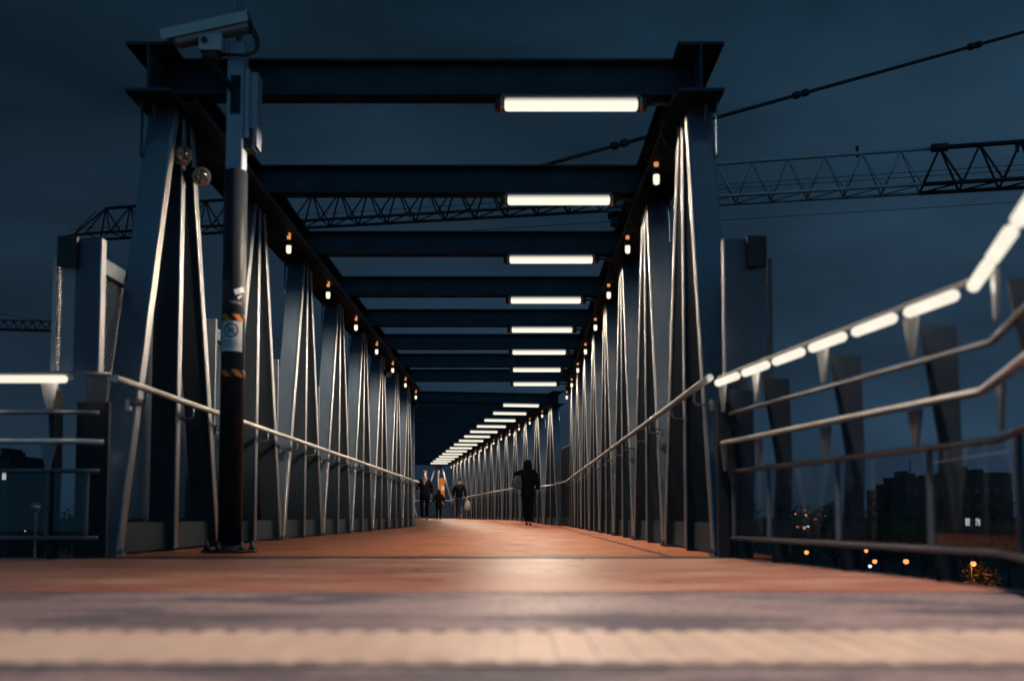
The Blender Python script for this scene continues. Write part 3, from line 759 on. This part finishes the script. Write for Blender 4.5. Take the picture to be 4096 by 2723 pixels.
# a thin overhead wire below the main jib
wa, wb = at(1085, 531, 40), at(2420, 461, 40)
t = thing('overhead_wire', 'hair-thin wire crossing the sky just below the crane jib', 'wire', wa)
MB().tube([Vector((0,0,0)), (wb-wa)*.24 + Vector((0,0,.06)), (wb-wa)*.45 + Vector((0,0,-.12)), (wb-wa)], .013, 5).build('strand', M['rubber'], t)
for e, q in enumerate((Vector((0,0,0)),(wb-wa))): pass

# ------------------------------------------------------------------ lamp post added out of view to light the foreground
t = thing('added_lamp_post', 'added lamp post out of view at the right, lighting the foreground floor', 'street lamp', (2.7,2.2,0))
MB().lathe([(.09,0),(.09,.02),(.06,.05),(.045,4.6),(.03,4.65)], n=16).build('pole', M['darkpole'], t)
MB().bar((0,0,4.6), (-1.6,.4,4.7), .05, .05).build('arm', M['darkpole'], t)
g = MB(); g.box((-1.95,.25,4.66), (-1.45,.6,4.76)); g.build('lantern', M['darkpole'], t)
MB().box((-1.90,.29,4.645), (-1.50,.56,4.657)).build('lantern_glass', M['tube'], t)
spot(t, (-1.70,.42,4.62), POST_W, (1,.74,.62), 100, 1.0, 0, 0, soft=.05)

# ------------------------------------------------------------------ far city: trees, buildings, lamps
M['bark'] = mat('bark', (.05,.04,.03), .9); M['leaf'] = mat('night_foliage', (.05,.062,.03), .8, 0, .5, 1.2, col2=(.10,.09,.04))
M['render'] = mat('dark_rendered_wall', (.03,.034,.038), .85, 0, .25, .4); M['winglass'] = mat('dark_window_glass', (.012,.014,.018), .12)
def tree(loc, h, wd, label, seed, group='dark trees beyond the bridge', nleaf=900):
    rnd = random.Random(seed); t = thing('tree', label, 'tree', loc, 0, group)
    g = MB(); g.tube([(0,0,0),(.1,.05,h*.25),(-.05,.1,h*.5),(.05,0,h*.75)], .2, 8, radii=[h*.022,h*.017,h*.012,h*.005])
    for k in range(7):
        a = rnd.uniform(0,6.28); z0 = h*rnd.uniform(.28,.6)
        g.tube([(0,0,z0),(wd*.2*math.cos(a),wd*.2*math.sin(a),z0+h*.1),(wd*.38*math.cos(a),wd*.38*math.sin(a),z0+h*.22)], .1, 6, radii=[h*.009,h*.006,h*.002])
    g.build('trunk', M['bark'], t)
    cl = []
    for k in range(16):
        a = rnd.uniform(0,6.28); rr_ = wd*.42*math.sqrt(rnd.random()); zz_ = h*rnd.uniform(.36,.9)
        sh = 1 - .75*abs(zz_/h - .58)/.42; cl.append((Vector((rr_*sh*math.cos(a), rr_*sh*math.sin(a), zz_)), wd*rnd.uniform(.12,.24)))
    g = MB()
    for k in range(nleaf):
        c, r_ = rnd.choice(cl); v = Vector((rnd.gauss(0,1), rnd.gauss(0,1), rnd.gauss(0,.8))).normalized()*r_*rnd.uniform(.55,1.12)
        p = c + v; s_ = wd*rnd.uniform(.018,.042); u1 = Vector((rnd.gauss(0,1),rnd.gauss(0,1),rnd.gauss(0,1))).normalized(); u2 = u1.orthogonal().normalized()
        g.add([p-u1*s_, p+u2*s_*.6, p+u1*s_, p-u2*s_*.6], [(0,1,2,3)])
    g.build('crown', M['leaf'], t); return t
def ground_at(px, Y): p = at(px, 1188, Y); return (p.x, Y, -9)
for k, (px, Y, h, wd, lb) in enumerate([
        (1822,118,11.2,6,'broad dark tree behind the row of orange lights'), (1868,125,11.9,7,'round dark tree between the first and second railing posts'),
        (1922,132,11.6,6.5,'dark tree beside the second railing post at right'), (1985,150,10.8,7,'low dark tree left of the far tower block'),
        (2028,150,12.5,7,'taller dark tree in front of the far tower block'), (2075,140,11.4,8,'wide dark tree at the foot of the tower block'),
        (2125,120,9.5,7,'low dark tree right of the tower block foot'), (2320,110,11.5,9,'dark tree at the right edge before the flat block'),
        (60,160,10.5,9,'dark tree seen under the left glowing railing'), (160,175,11,9,'second dark tree under the left glowing railing, nearer the bridge'),
        (1720,140,11.5,8,'dark tree seen through the right entrance post'), (700,190,11,10,'dark tree behind the left struts'),
        (480,170,11,10,'dark tree behind the pole base')]):
    tree(ground_at(px, Y), h, wd, lb, 40 + k)
tree(at(2232,1188,66).xy.to_3d() + Vector((0,0,-9)), 6.9, 4.6, 'small bush-like tree lit orange under the street lamp at lower right', 99, nleaf=1300)
def building(px0, px1, Y, ptop, depth, label, nx, nz, lit=(), spire=False, roofbits=True):
    a, b = at(px0, ptop, Y), at(px1, ptop, Y); W_ = b.x - a.x; H_ = a.z + 9
    t = thing('building', label, 'building', ((a.x+b.x)/2, Y + depth/2, -9))
    MB().box((-W_/2,-depth/2,0), (W_/2,depth/2,H_)).build('wall', M['render'], t)
    g = MB(); g.box((-W_/2-.15,-depth/2-.15,H_+.003), (W_/2+.15,depth/2+.15,H_+.35))
    if roofbits: g.box((-W_*.3,-depth*.2,H_+.35), (-W_*.05,depth*.2,H_+1.6)); g.box((W_*.1,-depth*.2,H_+.35), (W_*.22,depth*.1,H_+1.1))
    g.build('roof', M['render'], t)
    if spire: MB().tube([(W_*.2,0,H_),(W_*.2,0,H_+4)], .12, 6).build('antenna', M['crane'], t)
    for i in range(nx):
        for j in range(nz):
            x_ = -W_/2 + W_*(i+.5)/nx; z_ = H_*(.12 + .82*(j+.3)/nz); ww, hh = W_/nx*.22, H_/nz*.20
            f = MB().box((x_-ww-.06,-depth/2-.05,z_-hh-.06), (x_+ww+.06,-depth/2-.003,z_+hh+.06)).build('window', M['chordgrey'], t)
            MB().box((x_-ww,-depth/2-.08,z_-hh), (x_+ww,-depth/2-.053,z_+hh)).build('pane', M['litwin'] if (i, j) in lit else M['winglass'], f)
    return t
building(2190, 2332, 175, 1092, 14, 'flat dark apartment block with two lit windows at the far right', 6, 5, {(1,2),(2,2)})
building(2083, 2140, 210, 1100, 12, 'dark tower block with a rooftop mast beyond the railing', 3, 6, set(), True)
building(2040, 2082, 220, 1130, 12, 'lower dark block adjoining the tower block', 2, 5, set())
building(-40, 22, 150, 1052, 12, 'dark block with a lit top window at the left edge', 3, 6, {(2,5)})
def street_lamp(px, py, Y, label, m='street', power=0, r=.12, h0=None):
    p = at(px, py, Y); t = thing('street_lamp', label, 'street lamp', (p.x, Y, -9), 0, 'distant street lamps')
    H_ = p.z + 9
    MB().tube([(0,.3,0),(0,.3,H_-.3),(0,.25,H_+.05),(0,.05,H_+.12)], .05, 6).build('pole', M['crane'], t)
    MB().lathe([(.02,-r),(r*.8,-r*.7),(r,0),(r*.7,r*.6),(.02,r*.7)], (0,0,H_), n=10).build('lamp_head', M[m], t)
    if power: point(t, (0,-.3,H_-.25), power, (1,.27,.035))
for (px, py, Y, r, m, pw, lb) in [
        (1801,1180,260,.5,'street',0,'leftmost orange lamp of the distant row'), (1818,1183,250,.62,'street',0,'second bright orange lamp of the distant row'),
        (1831,1184,245,.55,'street',0,'third orange lamp of the distant row'), (1852,1175,280,.45,'street',0,'orange lamp standing above the distant row'),
        (1856,1187,235,.6,'street',0,'fourth orange lamp of the distant row'), (1878,1193,225,.55,'street',0,'rightmost orange lamp of the distant row'),
        (1903,1187,260,.32,'coolstreet',0,'tiny pale lamp right of the orange row'), (1838,1212,190,.36,'street',0,'small orange lamp below the distant row'),
        (1852,1214,185,.45,'street',0,'brighter orange lamp below the distant row'), (1861,1212,185,.3,'coolstreet',0,'pale lamp touching the orange lamp below the row'),
        (1858,1271,95,.30,'street',0,'single orange lamp low between the railing posts'), (1978,1253,105,.26,'street',0,'orange lamp just above the bottom rail'),
        (1995,1267,95,.28,'street',0,'orange lamp just under the bottom rail'), (1979,1281,88,.2,'coolstreet',0,'pale lamp at the post edge under the bottom rail'),
        (1978,1289,84,.26,'street',0,'orange lamp at the post edge under the bottom rail'), (2004,1303,78,.19,'coolstreet',0,'pale lamp low between two orange lamps'),
        (2015,1292,80,.26,'street',0,'orange lamp in the middle of the lower gap'), (2087,1292,80,.30,'street',0,'bright orange lamp alone in the lower gap'),
        (2242,1297,64,.24,'street',200,'bright orange lamp above the lit bush'), (2210,1243,110,.18,'street',0,'tiny orange lamp above the bottom rail at right'),
        (2011,1141,320,.5,'coolstreet',0,'white lamp among the treetops'), (58,1222,120,.12,'street',0,'faint orange lamp under the left railing')]:
    street_lamp(px, py, Y, lb, m, pw, r*.78)
p = at(82, 1168, 30)
t = thing('globe_lamp', 'unlit globe lamp on a post seen under the left railing', 'street lamp', (p.x, 30, -9))
MB().tube([(0,0,0),(0,0,p.z+9-.15)], .05, 8).build('pole', M['crane'], t)
MB().lathe([(.02,-.16),(.12,-.11),(.16,0),(.12,.11),(.02,.16)], (0,0,p.z+9), n=16).build('globe', M['chrome'], t)

# orange banner post at the far end, panel emits weakly
b = at(1018, 1136, 57)
t = thing('banner_sign', 'bright orange upright sign panel with a white band at the far end of the walkway', 'sign', (b.x, 57, .115))
MB().box((-.145,-.03,.85), (.145,.03,2.32)).build('panel', glow('glowing_orange_panel', (1.0,.23,.012), .5), t)
MB().box((-.02,-.034,1.62), (.147,-.0315,1.86)).build('white_band', M['paper'], t)
MB().tube([(0,0.05,0),(0,.05,2.3)], .03, 8).build('post', M['galv'], t)
spot(t, (0,-1.6,2.6), 18, (1,.75,.5), 80, .5, R(-70)) if False else None

# ------------------------------------------------------------------ people
M['skin'] = mat('skin', (.50,.33,.25), .55, 0, .08, 12); M['black_cloth'] = mat('black_cloth', (.012,.012,.014), .9, 0, .3, 20, .2, 80, spec=.08)
M['jeans'] = mat('dark_denim', (.05,.062,.09), .85, 0, .25, 25, .2, 120, spec=.08); M['grey_cloth'] = mat('grey_scarf', (.26,.24,.25), .9, 0, .5, 14, .3, 60, contrast=(.45,.55))
M['hair'] = mat('dark_hair', (.02,.016,.013), .6, 0, .2, 40); M['red_hat'] = mat('rust_red_wool', (.33,.07,.04), .9, 0, .2, 60)
M['shoe'] = mat('black_leather', (.015,.015,.015), .45); M['paleshoe'] = mat('pale_sneaker', (.45,.40,.36), .6); M['mask'] = mat('white_face_mask', (.62,.64,.68), .7)
M['bagwhite'] = mat('pale_plastic_bag', (.60,.50,.44), .45, 0, .12, 9, .3, 20); M['baggrey'] = mat('grey_plastic_bag', (.10,.125,.15), .35, 0, .3, 7, .4, 18)
M['fur'] = mat('orange_brown_fur', (.38,.14,.05), .9, 0, .3, 50, .3, 90); M['coat'] = mat('dark_wool_coat', (.016,.017,.02), .85, 0, .3, 18, .2, 60, spec=.08)
def skin(name, verts, edges, radii, m, parent, roots=(0,), sub=2):
    me = bpy.data.meshes.new(name); me.from_pydata([tuple(v) for v in verts], edges, []); me.update(); me.materials.append(m)
    o = link(name, me, parent); md = o.modifiers.new('Skin', 'SKIN'); md.use_smooth_shade = True
    for i, r in enumerate(radii):
        rr_ = r if isinstance(r, tuple) else (r, r); sv = me.skin_vertices[0].data[i]; sv.radius = rr_; sv.use_root = i in roots
    ms = o.modifiers.new('Subdivision', 'SUBSURF'); ms.levels = sub; ms.render_levels = sub
    return o
def person(label, loc, rz, H, arms, legs, top, bottom, shoe, hood=None, hair=None, hat=None, coat_len=.50, head_turn=(0,0), scarf=None, mask=False, bulk=1.0):
    """arms: ((elbow, wrist, fingertip) right, left); legs: ((knee, ankle, toe) right, left); all in units of H, x right, y forward"""
    t = thing('person', label, 'person', loc, rz); V = lambda a: Vector(a) * H
    pel, sp_, ch, nk = V((0,0,.53)), V((0,.0,.62)), V((0,.005,.745)), V((0,.012,.835))
    hx, hy = head_turn
    hd1, hd2, hd3 = V((hx*.3,.02+hy*.3,.872)), V((hx*.6,.024+hy*.6,.925)), V((hx,.018+hy,.972))
    # body: one skinned surface with its hands
    vs = [pel, sp_, ch, nk, hd1, hd2, hd3, V((hx*.6,.074+hy*.6,.915))]; ed = [(0,1),(1,2),(2,3),(3,4),(4,5),(5,6),(5,7)]
    rd = [(.058*H,.045*H),(.056*H,.044*H),(.075*H,.050*H),(.031*H,.031*H),(.036*H,.040*H),(.043*H,.054*H),(.030*H,.038*H),.010*H]; roots = [0]
    hand = []
    for sx, (el, wr, tip) in zip((1,-1), arms):
        b = len(vs); sh = V((sx*.092,.0,.79)); el, wr, tip = V(el), V(wr), V(tip)
        pm = wr.lerp(tip, .5)
        vs += [sh, el, wr, pm]; ed += [(2,b),(b,b+1),(b+1,b+2),(b+2,b+3)]; rd += [.034*H,.024*H,.016*H,(.021*H,.012*H)]
        hand.append((wr, pm, tip, sx))
    for sx, (kn, an, toe) in zip((1,-1), legs):
        b = len(vs); hp = V((sx*.052,0,.495)); kn, an, toe = V(kn), V(an), V(toe)
        vs += [hp, kn, an, toe]; ed += [(0,b),(b,b+1),(b+1,b+2),(b+2,b+3)]; rd += [.050*H,.033*H,.022*H,.018*H]
    for wr, pm, tip, sx in hand:
        ax_ = (tip - pm); Lf = ax_.length; ax_.normalize(); side_ = ax_.cross(Vector((1,0,0))).normalized() if abs(ax_.x) < .9 else Vector((0,1,0)); cur_ = Vector((-sx,0,0))
        for k, fl in enumerate((.92,1.05,1.0,.78)):
            b = len(vs); o_ = side_ * (.012*H) * (1.5 - k) * .55
            vs += [pm + o_ - ax_*.004*H, pm + o_ + ax_*Lf*.55*fl, pm + o_*1.05 + ax_*Lf*fl*.95 + cur_*Lf*.25]; ed += [(b,b+1),(b+1,b+2)]; rd += [.0050*H,.0046*H,.0036*H]; roots.append(b)
        b = len(vs); q = wr.lerp(pm,.6)
        vs += [q + side_*.006*H, q + side_*.020*H + ax_*.010*H, q + side_*.022*H + ax_*.028*H]; ed += [(b,b+1),(b+1,b+2)]; rd += [.0056*H,.0052*H,.0042*H]; roots.append(b)
    skin('body', vs, ed, rd, M['skin'], t, roots)
    # jacket
    B = bulk
    vs = [V((0,-.002,coat_len-.035)), V((0,0,.60)), V((0,0,.70)), V((0,.0,.775)), V((0,.01,.842))]; ed = [(0,1),(1,2),(2,3),(3,4)]
    rd = [(.098*H*B,.078*H*B),(.092*H*B,.074*H*B),(.102*H*B,.074*H*B),(.084*H*B,.064*H*B),(.044*H,.044*H)]
    for sx, (el, wr, tip) in zip((1,-1), arms):
        b = len(vs); sh = V((sx*.094,0,.785)); vs += [sh, V(el), V(wr).lerp(V(el),.06)]; ed += [(3,b),(b,b+1),(b+1,b+2)]; rd += [.042*H*B,.036*H*B,.027*H*B]
    skin('jacket', vs, ed, rd, top, t)
    vs = [V((0,0,.57))]; ed = []; rd = [(.084*H,.066*H)]
    for sx, (kn, an, toe) in zip((1,-1), legs):
        b = len(vs); vs += [V((sx*.054,0,.48)), V(kn), V(an) + Vector((0,0,.006*H))]; ed += [(0,b),(b,b+1),(b+1,b+2)]; rd += [.058*H,.042*H,.034*H]
    skin('trousers', vs, ed, rd, bottom, t)
    for sx, (kn, an, toe) in zip((1,-1), legs):
        an, toe = V(an), V(toe); hl = an + Vector((0,-.022*H,0)) - (toe-an)*.05
        heel = Vector((an.x, an.y-.02*H, min(an.z, an.z)-.02*H)); heel.z = max(heel.z, .014*H)
        skin('shoe', [heel, an.lerp(toe,.45) + Vector((0,0,-.006*H)), toe], [(0,1),(1,2)], [(.024*H,.018*H),(.025*H,.018*H),(.020*H,.012*H)], shoe, t, sub=1)
    if hair: skin('hair', [V((hx*.6,.005+hy*.6,.905)), V((hx*.8,.008+hy*.8,.945)), V((hx,.012+hy,.972))], [(0,1),(1,2)], [(.045*H,.038*H),(.050*H,.050*H),(.034*H,.038*H)], hair, t)
    if hat: skin('hat', [V((hx*.9,.014+hy,.948)), V((hx,.012+hy,.972)), V((hx,.010+hy,.992))], [(0,1),(1,2)], [(.050*H,.054*H),(.048*H,.050*H),(.028*H,.028*H)], hat, t)
    if hood: skin('hood', [V((0,-.008,.815)), V((hx*.5,-.012+hy*.5,.875)), V((hx,-.006+hy,.935)), V((hx,.0+hy,.975))], [(0,1),(1,2),(2,3)], [(.080*H,.062*H),(.066*H,.058*H),(.062*H,.058*H),(.036*H,.034*H)], hood, t)
    if scarf: skin('scarf', [V((0,.02,.80)), V((0,.03,.845)), V((0.01,.075,.78)), V((.015,.085,.70))], [(0,1),(0,2),(2,3)], [(.062*H,.052*H),(.050*H,.048*H),(.032*H,.022*H),(.022*H,.014*H)], scarf, t)
    if mask: skin('face_mask', [V((hx*.6,.062+hy*.6,.898)), V((hx*.6,.072+hy*.6,.912))], [(0,1)], [(.030*H,.022*H),(.026*H,.016*H)], M['mask'], t, sub=1)
    return t
def on(px, py, Y): p = at(px, py, Y); return p
# nearest walker, seen from behind, left arm up with a bag at the side
p = on(1216, 1209, 25.6)
t = person('person in black hooded coat walking away, elbow raised over a grey bag', (p.x, 25.6, .0), 0, 1.76,
       (((.142,.0,.64),(.150,.03,.52),(.148,.05,.445)), ((-.20,-.03,.735),(-.13,.06,.80),(-.10,.07,.86))),
       (((.042,.03,.285),(.034,-.01,.05),(.04,.09,.018)), ((-.034,.05,.29),(-.018,.08,.055),(-.018,.17,.022))),
       M['black_cloth'], M['black_cloth'], M['shoe'], hood=M['black_cloth'], coat_len=.43, bulk=1.16)
bagc = on(1188, 1106, 25.55)
def soft_bag(name, label, c, wd, hgt, dp, m, rz=0, hold=None):
    t = thing(name, label, 'bag', (c.x, c.y, c.z - hgt/2), rz); rings = []
    for z, a, b in ((0,.62,.8),(.06,.9,1),(.35,1,1),(.7,.88,.8),(.88,.62,.45),(1,.42,.22)):
        rings.append([(wd/2*a*math.copysign(abs(math.cos(th))**.6, math.cos(th))*(1+.06*math.sin(5*th+z*9)), dp/2*b*math.copysign(abs(math.sin(th))**.6, math.sin(th)), hgt*z) for th in [2*math.pi*k/24 for k in range(24)]])
    MB().loft(rings, True, True).build('bag_body', m, t)
    g = MB()
    for e in (-1, 1): g.tube([(-wd*.12,e*dp*.07,hgt*.97),(-wd*.08,e*dp*.04,hgt*1.14),(0,0,hgt*1.22),(wd*.08,e*dp*.04,hgt*1.14),(wd*.12,e*dp*.07,hgt*.97)], .008, 6)
    g.build('handle', m, t); return t
soft_bag('carrier_bag', 'grey soft bag hanging at the side of the black-coated walker', bagc, .30, .44, .14, M['baggrey'], R(15)).rotation_euler.y = R(18)
# masked woman walking towards the camera at the left
p = on(978, 1197, 33.5)
person('person in rust red hat, white face mask, grey scarf and black coat walking nearer', (p.x, 33.5, .10), R(183), 1.70,
       (((.15,.01,.655),(.125,.10,.60),(.09,.13,.58)), ((-.14,.0,.64),(-.135,.05,.51),(-.13,.07,.44))),
       (((.05,.05,.29),(.05,.03,.05),(.055,.12,.018)), ((-.045,-.01,.28),(-.045,-.06,.06),(-.05,.02,.02))),
       M['coat'], M['black_cloth'], M['shoe'], hair=M['hair'], hat=M['red_hat'], scarf=M['grey_cloth'], mask=True, coat_len=.42, bulk=1.14)
# stooping figure in a long coat beside the orange sign
p = on(1011, 1193, 36)
person('small person in long black coat with orange-brown hood, beside the orange sign', (p.x, 36, .115), R(10), 1.13,
       (((.16,.02,.66),(.17,.05,.54),(.17,.06,.47)), ((-.17,.0,.66),(-.20,.03,.55),(-.21,.04,.48))),
       (((.05,.02,.28),(.05,0,.05),(.055,.09,.018)), ((-.05,.03,.28),(-.05,.03,.05),(-.055,.12,.018))),
       M['coat'], M['black_cloth'], M['shoe'], hood=M['coat'], hat=M['fur'], coat_len=.36, bulk=1.3)
# man with a white shopping bag, seen from behind
p = on(1058, 1194, 41)
person('person in dark jacket and jeans walking away with a white carrier bag', (p.x, 41, .115), R(-6), 1.76,
       (((.142,-.01,.64),(.165,.0,.52),(.168,.0,.445)), ((-.138,.02,.64),(-.142,.06,.52),(-.14,.07,.45))),
       (((.055,-.02,.29),(.06,-.14,.12),(.06,-.12,.035)), ((-.05,.04,.29),(-.05,.03,.05),(-.05,.12,.018))),
       M['black_cloth'], M['jeans'], M['paleshoe'], hair=M['hair'])
pb = on(1075, 1163, 41)
soft_bag('shopping_bag', 'pale plastic shopping bag held by the walker in jeans', Vector((p.x + .33, 41.0, .115 + .58)), .26, .40, .12, M['bagwhite'])

# ------------------------------------------------------------------ faint moonlight through cloud
sd_ = bpy.data.lights.new('sun', 'SUN'); sd_.energy = .012; sd_.angle = R(15); sd_.color = (.75,.85,1.0)
so = link('sun', sd_); so.rotation_euler = (R(35), R(20), 0)

# ------------------------------------------------------------------ render settings
S.view_settings.view_transform = 'Standard'; S.view_settings.look = 'None'; S.view_settings.exposure = 0; S.view_settings.gamma = 1
S.render.engine = 'CYCLES'; S.cycles.use_denoising = True; S.cycles.max_bounces = 5; S.cycles.diffuse_bounces = 0; S.cycles.transparent_max_bounces = 16
S.cycles.sample_clamp_indirect = 2.0; S.cycles.use_light_tree = True; S.cycles.caustics_reflective = False; S.cycles.caustics_refractive = False
